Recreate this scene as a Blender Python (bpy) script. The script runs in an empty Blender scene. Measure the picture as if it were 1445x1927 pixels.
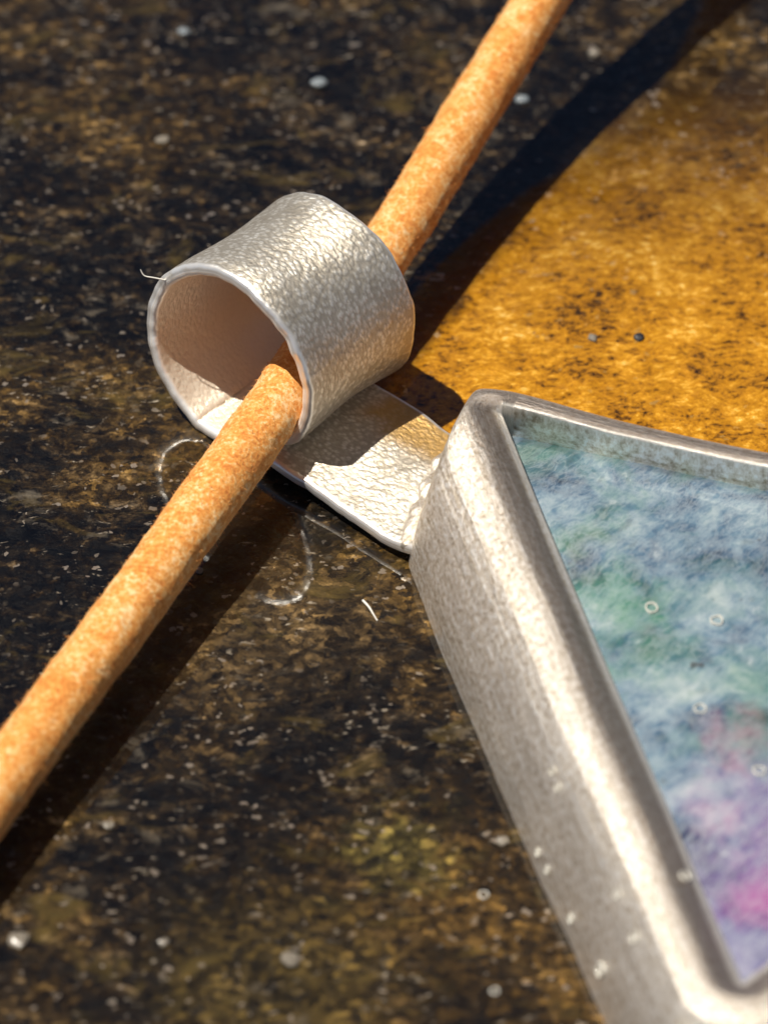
import bpy, bmesh, math, random
from mathutils import Vector, Matrix, noise
from mathutils.bvhtree import BVHTree
R = math.radians
rnd = random.Random(7)
sc = bpy.context.scene
col = sc.collection

# ------------------------------------------------------------------ camera
# one unit is about 17 mm of the real thing; a macro view from 42.8 degrees above the stone
EL = R(42.8); DIST = 7.4; FPX = 7400.0; PW, PH = 1445.0, 1927.0
cam = bpy.data.cameras.new('camera'); camo = bpy.data.objects.new('camera', cam); col.objects.link(camo)
CAM = Vector((0, -DIST*math.cos(EL), DIST*math.sin(EL)))
camo.location = CAM; camo.rotation_euler = (math.pi/2-EL, 0, 0)
cam.sensor_fit = 'VERTICAL'; cam.sensor_height = 24; cam.lens = FPX/PH*24
cam.clip_start = .05; cam.clip_end = 500
cam.dof.use_dof = True; cam.dof.focus_distance = 7.38; cam.dof.aperture_fstop = .82
sc.camera = camo

# ------------------------------------------------------------------ world, sun, exposure
SUN_EL, SUN_PH = R(69), R(-3)                       # light travels towards +x
w = bpy.data.worlds.new('World'); sc.world = w; w.use_nodes = True
nt = w.node_tree; bg = nt.nodes['Background']
sky = nt.nodes.new('ShaderNodeTexSky'); sky.sky_type = 'NISHITA'; sky.sun_disc = False
sky.sun_elevation = SUN_EL; sky.sun_rotation = math.atan2(-math.cos(SUN_PH), -math.sin(SUN_PH))
sky.air_density = .32; sky.dust_density = .8; sky.ozone_density = .1; sky.altitude = 1500
nt.links.new(sky.outputs[0], bg.inputs[0]); bg.inputs[1].default_value = .05
ld = bpy.data.lights.new('sun', 'SUN'); ld.energy = 4.6; ld.angle = R(.55); ld.color = (1, .93, .82)
lo = bpy.data.objects.new('sun', ld); col.objects.link(lo)
L = Vector((math.cos(SUN_EL)*math.cos(SUN_PH), math.cos(SUN_EL)*math.sin(SUN_PH), -math.sin(SUN_EL)))
lo.rotation_euler = L.to_track_quat('-Z', 'Y').to_euler()
lo.location = (-6, -1, 10)
sc.view_settings.view_transform = 'Standard'; sc.view_settings.look = 'None'
sc.view_settings.exposure = 0.3; sc.view_settings.gamma = 1

def ray(px, py):
    f = Vector((0, math.cos(EL), -math.sin(EL))); r = Vector((1, 0, 0)); u = r.cross(f)
    return f + r*((px-PW/2)/FPX) - u*((py-PH/2)/FPX)
def at(px, py, z=0.0):
    d = ray(px, py); return CAM + d*((z-CAM.z)/d.z)

# ------------------------------------------------------------------ helpers
def mesh(name, verts, faces, mat=None, parent=None, smooth=True, uvs=None):
    me = bpy.data.meshes.new(name); me.from_pydata([tuple(v) for v in verts], [], faces)
    if uvs:
        ul = me.uv_layers.new(name='UVMap')
        for lp in me.loops: ul.data[lp.index].uv = uvs[lp.vertex_index]
    if smooth:
        for p in me.polygons: p.use_smooth = True
    if mat: me.materials.append(mat)
    me.update()
    o = bpy.data.objects.new(name, me); col.objects.link(o)
    if parent: o.parent = parent
    return o
def tag(o, label=None, cat=None, group=None, kind=None):
    for k, v in (('label', label), ('category', cat), ('group', group), ('kind', kind)):
        if v: o[k] = v
    return o

class NB:
    """small node builder"""
    def __init__(s, name):
        s.m = bpy.data.materials.new(name); s.m.use_nodes = True; s.t = s.m.node_tree
        s.b = s.t.nodes['Principled BSDF']
    def n(s, typ, ins=None, **props):
        nd = s.t.nodes.new(typ)
        for k, v in props.items(): setattr(nd, k, v)
        for k, v in (ins or {}).items():
            if isinstance(v, bpy.types.NodeSocket): s.t.links.new(v, nd.inputs[k])
            else: nd.inputs[k].default_value = v
        return nd
    def set(s, **kw):
        for k, v in kw.items():
            k = k.replace('_', ' ')
            if isinstance(v, bpy.types.NodeSocket): s.t.links.new(v, s.b.inputs[k])
            else: s.b.inputs[k].default_value = v
    def math(s, op, a, b=0.0, c=0.0, clamp=False):
        return s.n('ShaderNodeMath', {0: a, 1: b, 2: c}, operation=op, use_clamp=clamp).outputs[0]
    def ramp(s, fac, stops, interp='LINEAR'):
        nd = s.n('ShaderNodeValToRGB', {0: fac}); cr = nd.color_ramp; cr.interpolation = interp
        while len(cr.elements) < len(stops): cr.elements.new(.5)
        for e, (p, c) in zip(cr.elements, stops):
            e.position = p; e.color = (c, c, c, 1) if isinstance(c, (int, float)) else (*c, 1)
        return nd.outputs[0]
    def mix(s, fac, a, b, blend='MIX'):
        nd = s.n('ShaderNodeMix', data_type='RGBA', blend_type=blend)
        for idx, v in ((0, fac), (6, a), (7, b)):
            if isinstance(v, bpy.types.NodeSocket): s.t.links.new(v, nd.inputs[idx])
            elif idx == 0: nd.inputs[0].default_value = v
            else: nd.inputs[idx].default_value = (*v, 1)
        return nd.outputs[2]
    def noise(s, vec, scale, detail=4, rough=.55, dist=0.0, out=0):
        return s.n('ShaderNodeTexNoise', {'Vector': vec, 'Scale': scale, 'Detail': detail, 'Roughness': rough, 'Distortion': dist}).outputs[out]
    def mapping(s, vec, rot=(0, 0, 0), scale=(1, 1, 1), loc=(0, 0, 0)):
        return s.n('ShaderNodeMapping', {'Vector': vec, 'Location': loc, 'Rotation': rot, 'Scale': scale}).outputs[0]

# ------------------------------------------------------------------ materials
def stone_material():
    k = NB('polished_granite')
    co = k.n('ShaderNodeTexCoord').outputs['Object']
    wob = k.n('ShaderNodeVectorMath', {0: co, 1: k.n('ShaderNodeVectorMath', {0: k.noise(co, 9, 2, out=1), 1: (.05, .05, .05)}, operation='MULTIPLY').outputs[0]}, operation='ADD').outputs[0]
    st = k.mapping(wob, rot=(0, 0, R(-22)), scale=(.76, 1.0, 1))
    fine = k.noise(st, 42, 8, .78, .15)
    mid = k.noise(st, 13, 7, .72, .2)
    big = k.noise(co, 2.1, 4, .6)
    grain = k.math('ADD', k.math('MULTIPLY', fine, .45), k.math('MULTIPLY', mid, .55))
    c = k.ramp(grain, [(.42, (.0008, .0005, .0003)), (.49, (.0055, .0030, .0010)), (.545, (.020, .0125, .0052)), (.60, (.052, .035, .0175)), (.68, (.15, .115, .075))])
    dsp = k.n('ShaderNodeVectorMath', {0: st, 1: k.n('ShaderNodeVectorMath', {0: k.noise(co, 55, 4, .7, out=1), 1: (.045, .045, 0)}, operation='MULTIPLY').outputs[0]}, operation='ADD').outputs[0]
    v1 = k.n('ShaderNodeTexVoronoi', {'Vector': dsp, 'Scale': 72.0}, feature='F1').outputs['Color']
    s1 = k.n('ShaderNodeSeparateColor', {0: v1}).outputs[0]
    cl_ = k.ramp(k.math('ADD', k.math('MULTIPLY', big, .75), k.math('MULTIPLY', mid, .25)), [(.38, .25), (.5, .8), (.62, 2.0)])
    tone = k.math('MULTIPLY', k.ramp(s1, [(0, .25), (.5, .75), (.85, 1.5), (1, 3.2)]), k.math('MULTIPLY', k.ramp(fine, [(.36, .15), (.5, .9), (.62, 2.0)]), k.math('MAXIMUM', cl_, .4)))
    c = k.mix(k.ramp(big, [(.48, .0), (.64, .55)]), c, k.mix(mid, (.012, .006, .001), (.10, .058, .014)))
    for (qx, qy, r0, r1, am, cc) in ((860, 1800, .12, .62, .7, (.06, .033, .0075)), (560, 1830, .02, .30, .55, (.17, .115, .03)), (520, 1170, .04, .30, .85, (.075, .048, .020)), (760, 1580, .01, .14, .6, (.15, .12, .03))):
        P_ = at(qx, qy); ds_ = k.n('ShaderNodeVectorMath', {0: wob, 1: tuple(P_)}, operation='DISTANCE').outputs['Value']
        fm = k.n('ShaderNodeMapRange', {'Value': k.math('ADD', ds_, k.math('MULTIPLY_ADD', mid, .5, -.25)), 'From Min': r1, 'From Max': r0, 'To Max': am}, interpolation_type='SMOOTHSTEP').outputs[0]
        c = k.mix(fm, c, k.mix(mid, tuple(q*.25 for q in cc), tuple(q*1.7 for q in cc)))
    c = k.n('ShaderNodeVectorMath', {0: c, 'Scale': tone}, operation='SCALE').outputs[0]
    # pale slivers, gathered in drifts
    sl = k.noise(k.mapping(wob, rot=(0, 0, R(-30)), scale=(.5, 1.25, 1), loc=(4, 4, 0)), 66, 6, .7, .4)
    dr = k.ramp(k.noise(k.mapping(co, loc=(9, 1, 0)), 5.5, 5, .65), [(.40, -.05), (.62, .075)])
    slm = k.n('ShaderNodeMapRange', {'Value': k.math('ADD', sl, dr), 'From Min': .665, 'From Max': .76}).outputs[0]
    c = k.mix(slm, c, k.mix(k.noise(co, 33, 2), (.10, .06, .025), (.68, .60, .48)))
    # greenish yellow veins
    vein = k.noise(k.mapping(co, rot=(0, 0, R(35)), scale=(1, 1.7, 1), loc=(3.1, 1.7, 0)), 5.5, 6, .68, .8)
    c = k.mix(k.ramp(vein, [(.57, 0), (.70, .6)]), c, k.mix(mid, (.01, .006, .001), (.22, .15, .035)))
    pale = k.noise(k.mapping(st, loc=(7, 2, 0)), 13, 6, .7, .2)
    c = k.mix(k.ramp(pale, [(.60, 0), (.74, .6)]), c, k.mix(fine, (.01, .007, .004), (.36, .30, .22)))
    # mica cells, each with its own facet and size
    sv = k.n('ShaderNodeVectorMath', {0: st, 1: k.n('ShaderNodeVectorMath', {0: k.noise(co, 70, 3, out=1), 1: (.022, .022, 0)}, operation='MULTIPLY').outputs[0]}, operation='ADD').outputs[0]
    vo = k.n('ShaderNodeTexVoronoi', {'Vector': sv, 'Scale': 85.0, 'Randomness': 1.0}, feature='F1')
    sep = k.n('ShaderNodeSeparateColor', {0: vo.outputs['Color']})
    lim = k.math('MULTIPLY_ADD', sep.outputs[1], .45, .05)
    mica = k.math('MULTIPLY', k.math('GREATER_THAN', sep.outputs[0], .80), k.math('LESS_THAN', vo.outputs['Distance'], lim))
    clus = k.ramp(k.noise(co, 4.2, 4, .65), [(.42, .0), (.58, 1)])
    mica = k.math('MULTIPLY', mica, k.math('MULTIPLY', clus, sep.outputs[2]))
    # ochre colouring on the far side of the pendant
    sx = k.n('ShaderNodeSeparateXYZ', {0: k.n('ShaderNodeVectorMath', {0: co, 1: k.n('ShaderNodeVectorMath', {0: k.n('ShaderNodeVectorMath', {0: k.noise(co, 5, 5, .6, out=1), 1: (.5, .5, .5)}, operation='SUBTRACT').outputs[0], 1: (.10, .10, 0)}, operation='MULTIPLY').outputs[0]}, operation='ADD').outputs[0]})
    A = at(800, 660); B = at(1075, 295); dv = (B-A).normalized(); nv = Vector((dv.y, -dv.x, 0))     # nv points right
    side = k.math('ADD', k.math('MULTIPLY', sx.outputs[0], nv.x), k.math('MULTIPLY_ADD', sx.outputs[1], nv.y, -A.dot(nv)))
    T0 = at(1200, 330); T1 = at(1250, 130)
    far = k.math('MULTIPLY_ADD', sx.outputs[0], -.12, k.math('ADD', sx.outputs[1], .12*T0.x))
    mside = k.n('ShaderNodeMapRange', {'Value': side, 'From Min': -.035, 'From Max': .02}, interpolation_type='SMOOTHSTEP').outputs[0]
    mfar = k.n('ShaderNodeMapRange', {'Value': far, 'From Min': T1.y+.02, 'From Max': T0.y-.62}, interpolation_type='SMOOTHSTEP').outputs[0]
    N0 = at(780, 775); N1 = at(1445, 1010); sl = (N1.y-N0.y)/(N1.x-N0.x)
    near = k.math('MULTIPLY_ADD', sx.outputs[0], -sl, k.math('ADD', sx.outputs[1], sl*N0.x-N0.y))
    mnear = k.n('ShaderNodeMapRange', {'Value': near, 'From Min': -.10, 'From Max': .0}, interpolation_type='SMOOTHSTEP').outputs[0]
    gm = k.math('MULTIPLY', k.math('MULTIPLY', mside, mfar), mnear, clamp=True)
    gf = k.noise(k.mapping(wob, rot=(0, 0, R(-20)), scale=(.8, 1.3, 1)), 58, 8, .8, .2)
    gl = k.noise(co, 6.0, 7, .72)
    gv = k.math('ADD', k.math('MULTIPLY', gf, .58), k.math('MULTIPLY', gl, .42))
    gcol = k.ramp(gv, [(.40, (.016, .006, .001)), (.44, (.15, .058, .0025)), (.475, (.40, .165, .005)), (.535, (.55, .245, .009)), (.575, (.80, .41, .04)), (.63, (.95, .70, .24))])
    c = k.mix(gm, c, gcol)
    mc = k.mix(gm, (.62, .52, .42), (.95, .55, .15))
    c = k.mix(mica, c, mc)
    # facets
    off = k.n('ShaderNodeVectorMath', {0: vo.outputs['Color'], 1: (.5, .5, .5)}, operation='SUBTRACT').outputs[0]
    of2 = k.n('ShaderNodeVectorMath', {0: k.n('ShaderNodeVectorMath', {0: v1, 1: (.5, .5, .5)}, operation='SUBTRACT').outputs[0], 'Scale': .35}, operation='SCALE').outputs[0]
    off = k.n('ShaderNodeVectorMath', {0: off, 'Scale': k.math('MULTIPLY', mica, 1.5)}, operation='SCALE').outputs[0]
    bump = k.n('ShaderNodeBump', {'Strength': .6, 'Distance': .008, 'Height': fine}).outputs[0]
    nr = k.n('ShaderNodeVectorMath', {0: k.n('ShaderNodeVectorMath', {0: k.n('ShaderNodeVectorMath', {0: bump, 1: of2}, operation='ADD').outputs[0], 1: off}, operation='ADD').outputs[0]}, operation='NORMALIZE').outputs[0]
    cb = k.n('ShaderNodeBump', {'Strength': .05, 'Distance': .001, 'Height': k.noise(co, 90, 3)}).outputs[0]
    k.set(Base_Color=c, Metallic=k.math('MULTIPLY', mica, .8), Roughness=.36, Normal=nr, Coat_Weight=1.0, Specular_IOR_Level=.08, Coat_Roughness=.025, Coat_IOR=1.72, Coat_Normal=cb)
    return k.m

def silver_material(name='brushed_silver', bail_tones=False, sparkle=1.0, metal=.66, dark=1.0):
    k = NB(name)
    uv = k.n('ShaderNodeTexCoord').outputs['UV']
    ob = k.n('ShaderNodeTexCoord').outputs['Object']
    sc_ = k.noise(k.mapping(uv, scale=(.55, 1.3, 1)) if bail_tones else k.mapping(uv, scale=(.13, 1, 1)), 210, 5, .7)
    vo = k.n('ShaderNodeTexVoronoi', {'Vector': k.mapping(uv, scale=(.75, 1, 1)), 'Scale': 112.0}, feature='F1').outputs['Distance']
    lg = k.noise(uv, 9, 6, .7)
    h = k.math('ADD', k.math('MULTIPLY', sc_, 1.1 if bail_tones else .8), k.math('MULTIPLY', vo, -.9 if bail_tones else -.12))
    h = k.math('ADD', h, k.math('MULTIPLY', lg, .4 if bail_tones else .05))
    uy = k.n('ShaderNodeSeparateXYZ', {0: uv}).outputs[1]
    ox = k.n('ShaderNodeSeparateXYZ', {0: ob})
    ins = k.math('MULTIPLY', k.math('LESS_THAN', uy, 1.0), k.math('MAXIMUM', k.ramp(ox.outputs[0], [(.08, 1), (.12, 0)]), k.math('GREATER_THAN', ox.outputs[2], .075)))
    ed = k.math('ABSOLUTE', k.math('SUBTRACT', k.math('MODULO', k.math('ADD', uy, 1.0), 2.0), 1.0))
    edm = k.n('ShaderNodeMapRange', {'Value': ed, 'From Min': .138, 'From Max': .144}).outputs[0]
    bump = k.n('ShaderNodeBump', {'Strength': k.math('MULTIPLY_ADD', edm, -.30, .46), 'Distance': .0042, 'Height': h}).outputs[0]
    if bail_tones:
        c = k.ramp(lg, [(.3, (.76, .70, .60)), (.5, (.88, .84, .76)), (.7, (.95, .93, .88))])
        c = k.mix(k.math('MULTIPLY', k.ramp(vo, [(.26, 0), (.58, .55)]), k.math('MULTIPLY_ADD', ins, -.85, 1.0)), c, (.34, .28, .19))
        c = k.mix(k.ramp(sc_, [(.38, .55), (.52, 0)]), c, (.40, .33, .24))
        c = k.mix(k.math('MULTIPLY', ins, .8), c, (.96, .83, .66))  # warm bounce from the cord painted into the inside colour
    else:
        ln = k.noise(k.mapping(uv, scale=(.025, 1, 1)), 85, 5, .7)        # drawn along the bezel
        l2 = k.noise(k.mapping(uv, scale=(.07, 1, 1)), 24, 4, .6)
        gr = k.noise(k.mapping(uv, scale=(.8, 1, 1)), 88, 6, .78)
        h = k.math('ADD', k.math('MULTIPLY', gr, .7), k.math('ADD', k.math('MULTIPLY', ln, .45), k.math('MULTIPLY', l2, 1.8)))
        bump = k.n('ShaderNodeBump', {'Strength': .6, 'Distance': .006, 'Height': h}).outputs[0]
        c = k.ramp(k.math('ADD', k.math('MULTIPLY', ln, .22), k.math('MULTIPLY', gr, .78)), [(.38, (.40, .31, .21)), (.47, (.70, .62, .51)), (.53, (.88, .82, .74)), (.59, (1.0, .98, .94))])
        # dark reflection painted on the inner lip, with a painted highlight along its edge
        vy = k.n('ShaderNodeSeparateXYZ', {0: uv}).outputs[1]
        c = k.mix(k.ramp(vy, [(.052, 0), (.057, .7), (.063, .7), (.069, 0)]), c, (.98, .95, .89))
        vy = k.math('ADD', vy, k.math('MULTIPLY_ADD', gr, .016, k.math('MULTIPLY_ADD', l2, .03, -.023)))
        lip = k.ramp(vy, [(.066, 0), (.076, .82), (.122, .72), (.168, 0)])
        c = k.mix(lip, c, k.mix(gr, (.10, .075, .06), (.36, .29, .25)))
    if bail_tones:
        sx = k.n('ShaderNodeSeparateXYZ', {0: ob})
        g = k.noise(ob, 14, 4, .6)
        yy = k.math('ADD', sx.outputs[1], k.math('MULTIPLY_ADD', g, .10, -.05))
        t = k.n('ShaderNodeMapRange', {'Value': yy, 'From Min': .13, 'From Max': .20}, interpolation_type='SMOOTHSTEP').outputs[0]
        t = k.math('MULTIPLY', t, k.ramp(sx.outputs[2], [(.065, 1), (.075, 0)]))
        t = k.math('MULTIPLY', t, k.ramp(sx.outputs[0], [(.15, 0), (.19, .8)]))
        c = k.mix(t, c, (.60, .33, .05))  # gold reflection painted into the strip's colour
        # edges rubbed bright
        c = k.mix(edm, c, (1.0, .98, .94))
    if dark < 1: c = k.mix(1.0, c, (dark, dark*.98, dark*.95), 'MULTIPLY')
    rg = k.ramp(lg, [(.3, .30), (.7, .42)])
    if bail_tones:
        metal = k.math('MULTIPLY_ADD', ins, -.30, metal)
        rg = k.mix(k.math('MULTIPLY', ins, .8), rg, (.27, .27, .27)); rg = k.mix(edm, rg, (.31, .31, .31))
    k.set(Base_Color=c, Metallic=metal, Roughness=rg, Normal=bump)
    return k.m

def shell_material():
    k = NB('abalone_shell')
    ob = k.n('ShaderNodeTexCoord').outputs['Object']
    wv = k.n('ShaderNodeVectorMath', {0: ob, 1: k.n('ShaderNodeVectorMath', {0: k.noise(ob, 6, 3, out=1), 1: (.06, .06, 0)}, operation='MULTIPLY').outputs[0]}, operation='ADD').outputs[0]
    fib = k.noise(k.mapping(wv, rot=(0, 0, R(20)), scale=(1.3, .75, 1)), 24, 8, .75, .0)
    cl = k.noise(wv, 7, 6, .66, .2)
    cl2 = k.noise(k.mapping(wv, loc=(5, 3, 0)), 4.2, 4, .6, .5)
    c = k.ramp(cl, [(.34, (.016, .036, .075)), (.43, (.055, .115, .20)), (.51, (.13, .225, .32)), (.59, (.27, .37, .43)), (.69, (.52, .59, .60))])
    gr = k.ramp(cl2, [(.52, 0), (.66, .5)])
    c = k.mix(gr, c, (.05, .21, .11))
    pn = k.noise(wv, 9, 5, .65)
    for (qx, qy, r1, am, pc) in ((1450, 1560, .24, .75, (.24, .12, .34)), (1445, 1790, .30, .7, (.20, .12, .34)), (1370, 1562, .085, .6, (.55, .40, .50)), (1452, 1690, .10, .62, (.50, .08, .34)),
                                 (1400, 1385, .10, .5, (.38, .15, .22)), (1330, 1640, .11, .4, (.16, .12, .30)), (1130, 1130, .13, .6, (.10, .30, .15)), (1090, 1010, .10, .5, (.16, .34, .18)), (1240, 1240, .12, .55, (.06, .24, .13))):
        P_ = at(qx, qy, .17)-Vector((-.286, .205, 0)); P_.rotate(Matrix.Rotation(R(42.5), 3, 'Z'))
        ds_ = k.n('ShaderNodeVectorMath', {0: wv, 1: (P_.x+.03, P_.y+.03, P_.z)}, operation='DISTANCE').outputs['Value']
        fm = k.n('ShaderNodeMapRange', {'Value': k.math('ADD', ds_, k.math('MULTIPLY_ADD', pn, .3, -.15)), 'From Min': r1, 'From Max': 0.0, 'To Max': am}, interpolation_type='SMOOTHSTEP').outputs[0]
        c = k.mix(fm, c, pc)
    def hair(rot, scl, loc):
        q = k.noise(k.mapping(wv, rot=(0, 0, R(rot)), scale=(1.5, .5, 1), loc=loc), scl, 5, .65, .3)
        return k.ramp(k.math('ABSOLUTE', k.math('SUBTRACT', q, .5)), [(.0, 1), (.022, .35), (.06, 0)])
    hs = k.math('MULTIPLY', k.math('MAXIMUM', k.math('MAXIMUM', hair(-40, 19, (0, 0, 0)), hair(65, 23, (3, 1, 0))), hair(10, 27, (5, 8, 0))), k.ramp(cl2, [(.35, .75), (.65, .35)]))
    st = k.math('MAXIMUM', k.ramp(fib, [(.50, .0), (.60, .2), (.70, .7)]), k.math('MULTIPLY', hs, .6))
    c = k.mix(st, c, (.60, .66, .68))
    c = k.mix(k.ramp(fib, [(.32, .5), (.43, 0)]), c, (.06, .10, .12))
    spot = k.noise(k.mapping(ob, loc=(2, 2, 2)), 17, 2)
    c = k.mix(k.ramp(spot, [(.71, 0), (.76, .75)]), c, (.07, .06, .055))
    bump = k.n('ShaderNodeBump', {'Strength': .08, 'Distance': .008, 'Height': fib}).outputs[0]
    k.set(Base_Color=c, Metallic=.25, Roughness=.38, Normal=bump, Coat_Weight=.6, Coat_Roughness=.05)
    return k.m

def leather_material():
    k = NB('tan_leather')
    uv = k.n('ShaderNodeTexCoord').outputs['UV']; ob = k.n('ShaderNodeTexCoord').outputs['Object']
    lg = k.noise(ob, 9, 5, .65, .5); fi = k.noise(ob, 120, 5, .75)
    md = k.noise(k.mapping(uv, scale=(1, 1.4, 1)), 26, 4, .6)
    v = k.math('ADD', k.math('MULTIPLY', lg, .22), k.math('ADD', k.math('MULTIPLY', fi, .55), k.math('MULTIPLY', md, .23)))
    c = k.ramp(v, [(.39, (.60, .165, .018)), (.46, (.78, .28, .04)), (.515, (.90, .42, .09)), (.58, (1.0, .70, .36))])
    bump = k.n('ShaderNodeBump', {'Strength': .75, 'Distance': .005, 'Height': k.math('ADD', fi, k.math('MULTIPLY', md, .8))}).outputs[0]
    k.set(Base_Color=c, Roughness=.75, Normal=bump, Sheen_Weight=.55, Sheen_Roughness=.5, Sheen_Tint=(1, .62, .34, 1), Subsurface_Weight=.0)
    return k.m
def plain(name, colr, rough=.5, metal=0.0, trans=0.0, ior=1.45):
    k = NB(name); ob = k.n('ShaderNodeTexCoord').outputs['Object']
    n_ = k.noise(ob, 40, 3)
    c = k.mix(k.ramp(n_, [(.35, .25), (.65, 0)]), colr, tuple(x*.55 for x in colr))
    k.set(Base_Color=c if trans < .5 else (*colr, 1), Roughness=rough, Metallic=metal, Transmission_Weight=trans, IOR=ior)
    return k.m

M_STONE = stone_material(); M_SIL = silver_material(bail_tones=True); M_BEZ = silver_material('satin_silver', sparkle=.6, metal=.74, dark=1.0)
M_SHELL = shell_material(); M_LEA = leather_material()
M_FUZZ = plain('leather_fibre', (.80, .36, .10), .8)
M_DROP = plain('milky_resin', (.42, .48, .52), .12, trans=.5, ior=1.4); M_BUB = plain('cured_resin', (.82, .81, .74), .08, trans=.2, ior=1.45)
M_LINT = plain('white_fibre', (.8, .78, .72), .6)
M_QUARTZ = plain('pale_quartz', (.21, .185, .15), .3)
M_GRIT = plain('black_grit', (.012, .012, .018), .5)

# ------------------------------------------------------------------ stone slab
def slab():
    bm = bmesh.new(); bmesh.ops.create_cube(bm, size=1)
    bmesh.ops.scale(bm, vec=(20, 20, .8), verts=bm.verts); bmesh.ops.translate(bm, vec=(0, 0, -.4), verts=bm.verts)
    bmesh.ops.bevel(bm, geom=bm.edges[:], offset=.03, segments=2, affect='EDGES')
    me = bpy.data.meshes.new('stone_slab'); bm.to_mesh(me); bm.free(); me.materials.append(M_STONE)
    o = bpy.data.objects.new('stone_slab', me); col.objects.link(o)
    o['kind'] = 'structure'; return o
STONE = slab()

# ------------------------------------------------------------------ pendant
# local frame: x runs from the bail towards the bezel, y along the bail's tube, origin on the stone under the near rim
PEN = bpy.data.objects.new('pendant', None); col.objects.link(PEN)
PEN.empty_display_size = .1
PEN.location = (-.286, .205, 0); PEN.rotation_euler = (0, 0, R(-42.5))
tag(PEN, 'silver pendant with a rolled tube bail and a triangular bezel of iridescent blue-green shell', 'pendant')
PMAT = Matrix.Translation(PEN.location) @ Matrix.Rotation(R(-42.5), 4, 'Z')

def fn(p, s, amp): return noise.noise(Vector(p)*s)*amp

def smooth_path(pts, n):
    """Catmull-Rom through pts, n samples per span"""
    out = []
    P = [pts[0]]+list(pts)+[pts[-1]]
    for i in range(1, len(P)-2):
        p0, p1, p2, p3 = [Vector(q) for q in P[i-1:i+3]]
        for j in range(n):
            t = j/n
            out.append(.5*((2*p1)+(p2-p0)*t+(2*p0-5*p1+4*p2-p3)*t*t+(3*p1-p0-3*p2+p3)*t**3))
    out.append(Vector(P[-2])); return out

def bail():
    r = .189; th = .0255
    ctrl = [(.56, 0, .075), (.49, 0, .043), (.43, 0, .032), (.36, 0, .033), (.30, 0, .035), (.22, 0, .042), (.12, 0, .044), (.03, 0, .028)]
    for a in range(252, -41, -6):
        rr = r - (.013*max(0, (20-a)/70.0))**1 if a < 20 else r
        ctrl.append((rr*math.cos(R(a)), 0, .2+rr*math.sin(R(a))))
    ctrl.append((.118, 0, .074)); ctrl.append((.098, 0, .061))
    path = smooth_path(ctrl, 4)
    n = len(path); W = .298; NA = 30
    # rounded rectangle section: (across, through) pairs
    sec = []
    hw, ht, br = W/2, th/2, .009
    def side(x0, x1, y, k): return [(x0+(x1-x0)*i/k, y) for i in range(k+1)]
    def arc(cx, cy, a0, a1): return [(cx+br*math.cos(R(a0+(a1-a0)*i/4)), cy+br*math.sin(R(a0+(a1-a0)*i/4))) for i in range(1, 4)]
    sec += side(-hw+br, hw-br, ht, NA); sec += arc(hw-br, ht-br, 90, 0);
    sec += [(hw, ht-br), (hw, -ht+br)]; sec += arc(hw-br, -ht+br, 0, -90)
    sec += side(hw-br, -hw+br, -ht, NA); sec += arc(-hw+br, -ht+br, -90, -180)
    sec += [(-hw, -ht+br), (-hw, ht-br)]; sec += arc(-hw+br, ht-br, 180, 90)
    V, F, UV = [], [], []; m = len(sec); d = 0.0
    for i, p in enumerate(path):
        t = (path[min(i+1, n-1)]-path[max(i-1, 0)]).normalized()
        nn = Vector((t.z, 0, -t.x))                              # outward on the loop
        if i: d += (p-path[i-1]).length
        f = i/(n-1)
        yo = .113 + .036*max(0, min(1, (f-.28)/.25))
        for j, (a, b) in enumerate(sec):
            edge = abs(a) > hw-.02
            wv = fn((d*3, 4 if a > 0 else 1, 0), 3.5, .006) + fn((d*6, 9 if a > 0 else 2, 0), 6, .003)
            y = yo + a*(1.0) + (wv*abs(a)/hw)
            dv = fn((p.x*1.0, y, p.z), 6, .004) + fn((p.x, y, p.z), 30, .0006)
            flare = .004*math.cos(math.pi*min(1, abs(a)/hw))    # the tube bulges a little in the middle
            q = p + nn*(b+dv+flare)
            if edge: q += nn*fn((p.x*40, y*3, p.z*40), .8, .0012)
            V.append((q.x, y, q.z)); UV.append((d, a+(0 if b > 0 else 2)))
    for i in range(n-1):
        for j in range(m):
            k = (j+1) % m; F.append((i*m+j, i*m+k, (i+1)*m+k, (i+1)*m+j))
    F.append(tuple(range(m))); F.append(tuple((n-1)*m+j for j in reversed(range(m))))
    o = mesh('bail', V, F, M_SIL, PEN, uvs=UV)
    return o
BAIL = bail()

# bezel: a domed wall swept round the inner triangle
TA = Vector((.489, .213)); D1 = Vector((.8395, -.5434)); D2 = Vector((.911, .412)).normalized(); SIDE = 1.405
TB = TA+D1*SIDE; TC = TA+D2*SIDE
RIM = .238
def outline(step=.022):
    """points of the inner triangle with outward normals, round joins"""
    tri = [TA, TB, TC]; out = []
    for i in range(3):
        p, q, prev = tri[i], tri[(i+1) % 3], tri[(i-1) % 3]
        e0 = (p-prev).normalized(); e1 = (q-p).normalized()
        n0 = Vector((e0.y, -e0.x)); n1 = Vector((e1.y, -e1.x))      # outward for a counter-clockwise triangle
        a0 = math.atan2(n0.y, n0.x); a1 = math.atan2(n1.y, n1.x)
        while a1 < a0: a1 += 2*math.pi
        for k in range(17):
            a = a0+(a1-a0)*k/16; out.append((p.copy(), Vector((math.cos(a), math.sin(a))), i, 0.0))
        ln = (q-p).length; ns = int(ln/step)
        for k in range(1, ns):
            out.append((p+e1*(ln*k/ns), n1, i, min(k/ns, 1-k/ns)*ln))
    return out
PROF = [(.006, .150), (.002, .185), (.000, .203), (.006, .207), (.025, .218), (.046, .2285), (.066, .234), (.084, .2325), (.100, .2262), (.118, .2185), (.128, .2155), (.142, .199), (.16, .175), (.176, .148), (.189, .12), (.199, .092), (.207, .06), (.212, .02), (.214, .002)]
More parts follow.
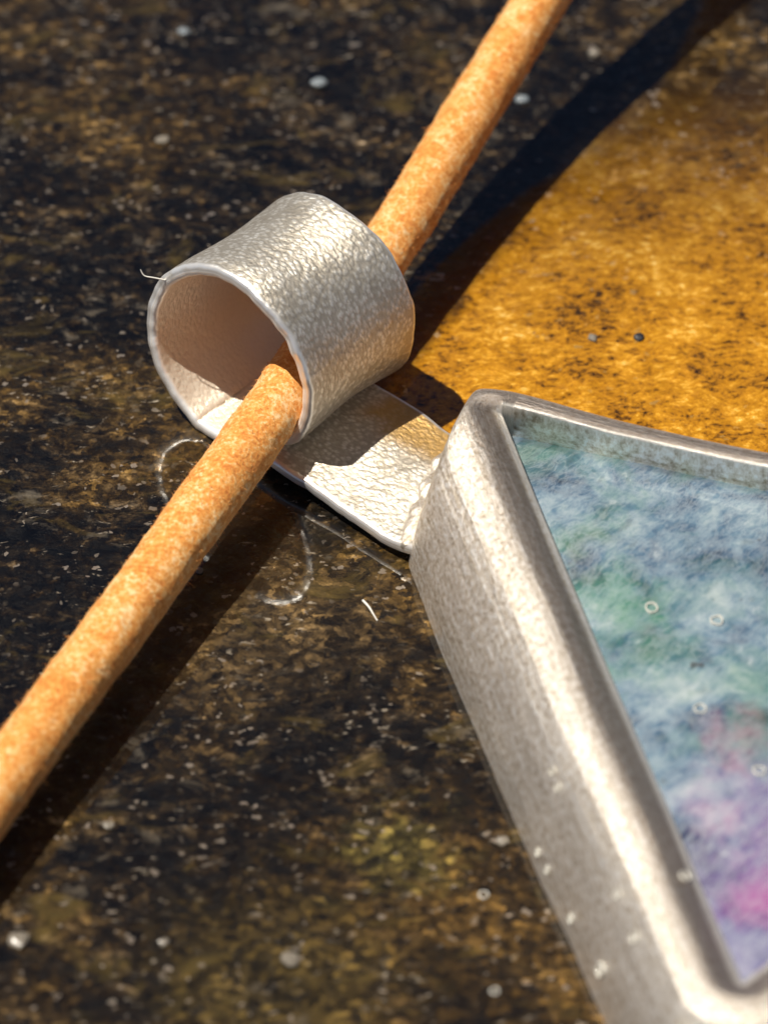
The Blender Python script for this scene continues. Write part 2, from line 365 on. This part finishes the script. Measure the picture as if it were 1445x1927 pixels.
PROF2 = [(.004, .150), (.001, .185), (0, .222), (.002, .229), (.009, .232), (.018, .2315), (.028, .229), (.040, .224), (.047, .220), (.053, .215), (.066, .203), (.078, .188), (.087, .17),
         (.094, .15), (.1, .12), (.104, .09), (.106, .05), (.107, .015), (.107, .002)]
# finer profiles: the near walls are broad and domed, the far wall is thin
PROFP = smooth_path([(a, b, 0) for a, b in PROF], 3)
PROFQ = smooth_path([(a, b, 0) for a, b in PROF2], 3)
def bezel():
    ol = outline(); i2 = next(i for i, q in enumerate(ol) if q[2] == 2); V, F, UV = [], [], []; m = len(PROFP); n = len(ol); u = 0.0
    for i, (p, nv, ci, ds) in enumerate(ol):
        if i: u += max((p-ol[i-1][0]).length, (nv-ol[i-1][1]).length*.12)
        near = math.exp(-((p-TA).length/.16)**2)
        corner = near*(.5+.5*max(0, nv.dot(Vector((-1, .07)))))
        ang = math.atan2(nv.y, nv.x)
        if ci == 0 and ds == 0.0:                                    # first corner: the wall widens round it
            f = min(1, max(0, (i % 17)/16)); ws = f*f*(3-2*f)*f**.5
        elif ci == 2 and ds > 0: ws = 0.0
        elif ci == 2: ws = 1-(i-i2)/16
        else: ws = 1.0
        if ci == 0: ws2 = 1-.20*min(1, (p-TA).length/SIDE)**2
        else: ws2 = .80 if (ci == 1 and ds > 0) else (.8+.2*min(1, (i-i2)/16) if ci == 2 and ds == 0 else (.80 if ci == 1 else 1.0))
        vv = 0.0
        for j, q in enumerate(PROFP):
            if j: vv += (q-PROFP[j-1]).length
            q = PROFQ[j].lerp(q, ws)
            a, z = q.x, q.y
            s = 1.0
            # the metal was pressed over by hand: slightly uneven
            wob = fn((p.x+nv.x*a, p.y+nv.y*a, z), 4, .006)+fn((p.x+nv.x*a, p.y+nv.y*a, z), 17, .001)
            s *= 1-(1-ws2)*min(1, a/.1)
            a2 = a*s + wob*min(1, a/.04)*(.35+.65*ws)
            z2 = z + (fn((p.x, p.y, 3), 4, .007))*min(1, z/.1) + near*.014*min(1, z/.15)
            x2, y2 = p.x+nv.x*a2, p.y+nv.y*a2
            cl = (x2-TA.x)*-.928+(y2-TA.y)*-.372                     # the corner is squashed flat behind the bail strip
            lim = .112-.046*(z/.236)
            ex = cl-lim+.018
            if ci in (0, 2) and ex > 0:
                pull = ex-.018*(1-math.exp(-ex/.018)); x2 += .928*pull; y2 += .372*pull
            V.append((x2, y2, z2)); UV.append((u, vv))
    for i in range(n):
        k = (i+1) % n
        for j in range(m-1): F.append((i*m+j, i*m+j+1, k*m+j+1, k*m+j))
    o = mesh('bezel', V, F, M_BEZ, PEN, uvs=UV); return o
BEZ = bezel()

def solder():
    # the run of solder where the bail strip meets the bezel's corner
    V, F, UV = [], [], []; n = 60; m = 14
    a, b = Vector((.472, -.034, .040)), Vector((.346, .258, .048)); t = (b-a).normalized(); sx = Vector((t.y, -t.x, 0)).normalized()
    for i in range(n):
        f = i/(n-1); p = a.lerp(b, f); r = .021*(math.sin(math.pi*min(1, max(.0, f*.96+.02)))**.35)*(1+fn((f*9, 1, 2), 1, .35))
        for j in range(m):
            q = 2*math.pi*j/m
            v = p+(sx*math.cos(q)*1.15+Vector((0, 0, 1))*math.sin(q)*.85)*r; v += Vector((0, 0, 1))*fn(v, 40, .003)
            V.append(v); UV.append((f*.33, .4+q*r))
    for i in range(n-1):
        for j in range(m): F.append((i*m+j, i*m+(j+1) % m, (i+1)*m+(j+1) % m, (i+1)*m+j))
    F.append(tuple(reversed(range(m)))); F.append(tuple((n-1)*m+j for j in range(m)))
    return mesh('solder_seam', V, F, M_BEZ, PEN, uvs=UV)
solder()
def plate(name, zt, zb, inset, mat, dome=0.0, N=48):
    ctr = (TA+TB+TC)/3
    tri = [c+(ctr-c).normalized()*inset for c in (TA, TB, TC)]
    V, F, idx = [], [], {}
    for i in range(N+1):
        for j in range(N+1-i):
            k = N-i-j
            p = (tri[0]*i+tri[1]*j+tri[2]*k)/N
            e = min(i, j, k)/N*3
            idx[(i, j)] = len(V)
            V.append((p.x, p.y, zt+dome*math.sqrt(min(1, e))+fn((p.x, p.y, 0), 6, .004)*min(1, e*4)))
    for i in range(N):
        for j in range(N-i):
            F.append((idx[(i, j)], idx[(i+1, j)], idx[(i, j+1)]))
            if j < N-i-1: F.append((idx[(i+1, j)], idx[(i+1, j+1)], idx[(i, j+1)]))
    rim = [(i, 0) for i in range(N, 0, -1)]+[(0, j) for j in range(0, N)]+[(i, N-i) for i in range(0, N)]
    b0 = len(V)
    for r_ in rim: v = V[idx[r_]]; V.append((v[0], v[1], zb))
    for q in range(len(rim)):
        w_ = (q+1) % len(rim); F.append((idx[rim[q]], idx[rim[w_]], b0+w_, b0+q))
    F.append(tuple(range(b0, b0+len(rim))))
    o = mesh(name, V, F, mat, PEN)
    bm = bmesh.new(); bm.from_mesh(o.data); bmesh.ops.recalc_face_normals(bm, faces=bm.faces); bm.to_mesh(o.data); bm.free()
    return o
SHELL = plate('shell_inlay', .166, .03, -.012, M_SHELL, .010)
SHELL['label'] = 'iridescent blue, green and pink shell set below the rim'

# ------------------------------------------------------------------ leather cord
CR = .0558
def cord():
    root = bpy.data.objects.new('leather_cord', None); col.objects.link(root); root.empty_display_size = .1
    root.location = at(515, 770, .0)
    tag(root, 'round orange-tan leather cord running through the silver tube bail', 'cord')
    ctl = [at(-1250, 3300, CR+.01), at(-700, 2470, .085), at(-250, 1825, .088), at(0, 1478, .098), at(262, 1122, .117), at(400, 930, .131), at(513, 772, .1435), at(628, 608, .150), at(746, 440, .160),
           at(885, 214, .212), at(1024, -12, .292), at(1150, -225, .395), at(1330, -520, .50), at(1650, -1000, .36), at(2100, -1500, .16), at(2700, -1950, CR+.01)]
    path = smooth_path(ctl, 64); org = root.location
    # resample by length
    pts = [path[0]]; acc = 0
    for a, b in zip(path, path[1:]):
        acc += (b-a).length
        if acc > .0075: pts.append(b); acc = 0
    n = len(pts); m = 56; V, F, UV = [], [], []; d = 0; frames = []
    for i, p in enumerate(pts):
        t = (pts[min(i+1, n-1)]-pts[max(i-1, 0)]).normalized()
        sx = t.cross(Vector((0, 0, 1))).normalized(); up = sx.cross(t)
        if i: d += (p-pts[i-1]).length
        frames.append((p, sx, up, d, t))
        big = 1+fn((d, 0, 5), 3, .03)
        for j in range(m):
            a = 2*math.pi*j/m
            c = sx*math.cos(a)+up*math.sin(a)
            q = p+c*CR
            rr = CR*big + noise.noise(q*20)*.0026 + noise.noise(q*80)*.0012 + noise.noise(q*170)*.0012
            V.append(p+c*rr-org); UV.append((a*CR, d))
    for i in range(n-1):
        for j in range(m):
            k = (j+1) % m; F.append((i*m+j, i*m+k, (i+1)*m+k, (i+1)*m+j))
    F.append(tuple(reversed(range(m)))); F.append(tuple((n-1)*m+j for j in range(m)))
    mesh('cord_body', V, F, M_LEA, root, uvs=UV)
    # nap of the suede: short fibres standing off the cord
    V, F = [], []
    vis = [fr for fr in frames if -.95 < fr[0].x < .7 and fr[0].y > -1.4 and fr[0].y < 1.8]
    for _ in range(5200):
        p, sx, up, d_, t = rnd.choice(vis); a = rnd.uniform(0, 2*math.pi)
        c = sx*math.cos(a)+up*math.sin(a); tg = sx*-math.sin(a)+up*math.cos(a)
        b = p + c*(CR*.97) + t*rnd.uniform(-.004, .004) - org
        ln = rnd.uniform(.006, .013)*(2.0 if rnd.random() < .02 else 1)
        tip = b + c*ln*.7 + (t*rnd.uniform(-1, 1)+tg*rnd.uniform(-1, 1))*ln*.8; wd = .0008
        i0 = len(V); V += [b+tg*wd, b-tg*wd*.5+t*wd, b-tg*wd*.5-t*wd, tip]
        F += [(i0, i0+1, i0+3), (i0+1, i0+2, i0+3), (i0+2, i0, i0+3)]
    fz = mesh('nap_fibres', V, F, M_FUZZ, root, smooth=False); fz['kind'] = 'stuff'
    return root
CORD = cord()

# ------------------------------------------------------------------ small things on the stone and the pendant
def bvh(o, mat):
    me = o.data; return BVHTree.FromPolygons([mat @ v.co for v in me.vertices], [tuple(p.vertices) for p in me.polygons])
BV = [bvh(BEZ, PMAT), bvh(SHELL, PMAT), bvh(BAIL, PMAT)]
def hit(px, py):
    d = ray(px, py).normalized(); best = at(px, py, 0.0); bn = Vector((0, 0, 1)); bd = (best-CAM).length
    for b in BV:
        l, n, i, ds = b.ray_cast(CAM, d)
        if l and ds < bd: best, bn, bd = l, n, ds
    if bn.dot(d) > 0: bn = -bn
    return best, bn
def bubble_mesh(sd):
    # a burst resin bubble: a raised bright ring round a shallow dimple
    pr = [(1.04, -.15), (1.03, .06), (.97, .18), (.89, .21), (.81, .16), (.77, .04), (.76, -.15)]
    V, F = [], []; m = 28
    for x, z in pr:
        for j in range(m):
            a = 2*math.pi*j/m; wv = 1+.22*noise.noise(Vector((math.cos(a)*1.5, math.sin(a)*1.5, sd*2.7)))
            zz = max(-.15, z*(1+.9*noise.noise(Vector((math.cos(a), math.sin(a), sd*1.3))))); V.append((x*wv*math.cos(a), x*wv*math.sin(a), zz))
    for i in range(len(pr)-1):
        for j in range(m): F.append((i*m+j, i*m+(j+1) % m, (i+1)*m+(j+1) % m, (i+1)*m+j))
    me = bpy.data.meshes.new('resin_bubble'); me.from_pydata(V, [], F)
    for p in me.polygons: p.use_smooth = True
    me.materials.append(M_BUB); return me
def drop_mesh():
    bm = bmesh.new(); bmesh.ops.create_icosphere(bm, subdivisions=3, radius=1)
    me = bpy.data.meshes.new('clear_droplet'); bm.to_mesh(me); bm.free()
    for v in me.vertices:
        v.co *= 1+.22*noise.noise(v.co*1.2); v.co.z = v.co.z*.55 if v.co.z > 0 else v.co.z*.25
    for p in me.polygons: p.use_smooth = True
    me.materials.append(M_DROP); return me
DM = drop_mesh(); BM = [bubble_mesh(q) for q in range(5)]
def droplet(px, py, r, label, group):
    p, n = hit(px, py); o = bpy.data.objects.new('resin_bubble' if group != GT else 'milky_droplet', rnd.choice(BM) if group != GT else DM); col.objects.link(o)
    o.location = p+n*r*.15; o.rotation_euler = (n.to_track_quat('Z', 'Y').to_matrix() @ Matrix.Rotation(rnd.uniform(0, 6.28), 3, 'Z')).to_euler(); s = r*rnd.uniform(.75, 1.05)
    o.scale = (s, s*rnd.uniform(.85, 1.1), s)
    tag(o, label, 'bubble' if group != GT else 'droplet', group)
GR = 'resin bubbles on the stone'
GS, GB, GT = 'resin bubbles on the shell', 'resin bubbles on the silver bezel', 'milky droplets on the stone'
for a in [
    (1225, 1145, .0125, 'small round resin bubble on the green part of the shell, left of a larger one', GS),
    (1348, 1169, .0145, 'larger bright resin bubble on the green-blue shell near the photo edge', GS),
    (1428, 1451, .013, 'clear resin bubble on the blue shell at the right edge of the photo', GS),
    (1316, 1335, .011, 'faint dark resin bubble on the shell above the blue area', GS),
    (1075, 1349, .009, 'tiny resin bubble highest up on the outer slope of the bezel', GB),
    (1012, 1604, .008, 'tiny upper resin bubble of the pair on the lower outer edge of the bezel', GB),
    (1030, 1638, .010, 'tiny lower resin bubble of the pair on the lower outer edge of the bezel', GB),
    (1287, 1650, .0155, 'largest ring-like resin bubble on the bezel crest beside the purple shell', GB),
    (1162, 1683, .0115, 'resin bubble on the bright highlight line halfway down the bezel', GB),
    (1194, 1764, .012, 'resin bubble on the highlight line lower down the bezel', GB),
    (1131, 1826, .0135, 'bright resin bubble near the outer foot of the bezel at the bottom of the photo', GB),
    (1074, 1728, .010, 'dim resin bubble at the outer foot of the bezel beside dark stone', GB),
    (1040, 1452, .009, 'upper resin bubble of the grey pair on the middle of the bezel slope', GB),
    (1050, 1482, .009, 'lower resin bubble of the grey pair on the middle of the bezel slope', GB),
    (930, 1866, .011, 'clear ring-like bubble on brown stone near the bottom of the photo', GR),
    (910, 1684, .009, 'amber-lit ring-like bubble on brown stone left of the bezel', GR),
    (601, 157, .018, 'bright bluish droplet on dark stone above the bail', GT),
    (347, 61, .016, 'pale grey droplet on dark stone in the upper left', GT),
    (981, 189, .017, 'white droplet on the stone beside the upper cord', GT),
]: droplet(*a)

def crumb(name, px, py, r, mat, label=None, cat=None, group=None, parent=None, seed=0, flat=.5):
    r *= .8
    rr = random.Random(seed*17+3); bm = bmesh.new(); bmesh.ops.create_icosphere(bm, subdivisions=2, radius=r)
    for v in bm.verts:
        v.co *= 1+.45*noise.noise(v.co/r*1.1+Vector((seed*3.1, 0, 0)))
        v.co.z *= flat
    bmesh.ops.rotate(bm, cent=(0, 0, 0), matrix=Matrix.Rotation(rr.uniform(0, 6.28), 3, 'Z'), verts=bm.verts)
    me = bpy.data.meshes.new(name); bm.to_mesh(me); bm.free(); me.materials.append(mat)
    o = bpy.data.objects.new(name, me); col.objects.link(o); p, n = hit(px, py); o.location = p+Vector((0, 0, r*flat*.55))
    if label: tag(o, label, cat, group)
    return o
GC = 'pale crumbs on the stone'
crumb('pale_crumb', 1115, 637, .012, M_QUARTZ, 'small white crumb on the golden stone behind the pendant', 'crumb', GC, seed=1)
crumb('black_crumb', 1201, 636, .013, M_GRIT, 'tiny black crumb on the golden stone', 'crumb', seed=2)
crumb('pale_crumb', 1118, 101, .016, M_QUARTZ, 'pale crumb on dark stone right of the upper cord', 'crumb', GC, seed=3)
crumb('pale_crumb', 36, 1770, .022, M_QUARTZ, 'broad pale crumb at the lower left edge of the photo', 'crumb', GC, seed=4, flat=.35)
crumb('pale_crumb', 545, 1808, .019, M_QUARTZ, 'angular pale crumb on brown stone at the bottom of the photo', 'crumb', GC, seed=5)
crumb('pale_crumb', 306, 265, .018, M_QUARTZ, 'grey sliver on dark stone in the upper left', 'crumb', GC, seed=6, flat=.35)
crumb('pale_crumb', 205, 1555, .013, M_QUARTZ, 'pale crumb just right of the cord shadow near the lower left', 'crumb', GC, seed=7)
crumb('pale_crumb', 945, 1585, .014, M_QUARTZ, 'blurred pale crumb on stone beside the foot of the bezel', 'crumb', GC, seed=8)
crumb('pale_crumb', 308, 1775, .011, M_QUARTZ, 'small grey crumb on brown stone in the lower left', 'crumb', GC, seed=9)
crumb('pale_crumb', 376, 1076, .009, M_QUARTZ, 'tiny white crumb against the right side of the lower cord', 'crumb', GC, seed=10)

def fibre(pts, rad, label):
    path = smooth_path(pts, 8); V, F = [], []; m = 6; n = len(path); org = Vector(pts[0])
    for i, p in enumerate(path):
        t = (path[min(i+1, n-1)]-path[max(i-1, 0)]).normalized()
        a = t.cross(Vector((.3, .2, .9))).normalized(); b = t.cross(a)
        for j in range(m):
            an = 2*math.pi*j/m; V.append(p+(a*math.cos(an)+b*math.sin(an))*rad*(1-.5*i/n)-org)
    for i in range(n-1):
        for j in range(m): F.append((i*m+j, i*m+(j+1) % m, (i+1)*m+(j+1) % m, (i+1)*m+j))
    o = mesh('lint_fibre', V, F, M_LINT); o.location = org; tag(o, label, 'fibre', 'stray white fibres'); return o
e0, _ = hit(312, 527)
fibre([e0, e0+Vector((-.022, .002, .004)), e0+Vector((-.040, .006, .006)), e0+Vector((-.047, .012, .016))], .0016, 'thin white fibre sticking out from the near rim of the bail')
g = [at(683, 1130, .004), at(694, 1142, .010), at(702, 1155, .008), at(710, 1168, .004)]
fibre(g, .0024, 'short white fibre lying on dark stone left of the bezel')
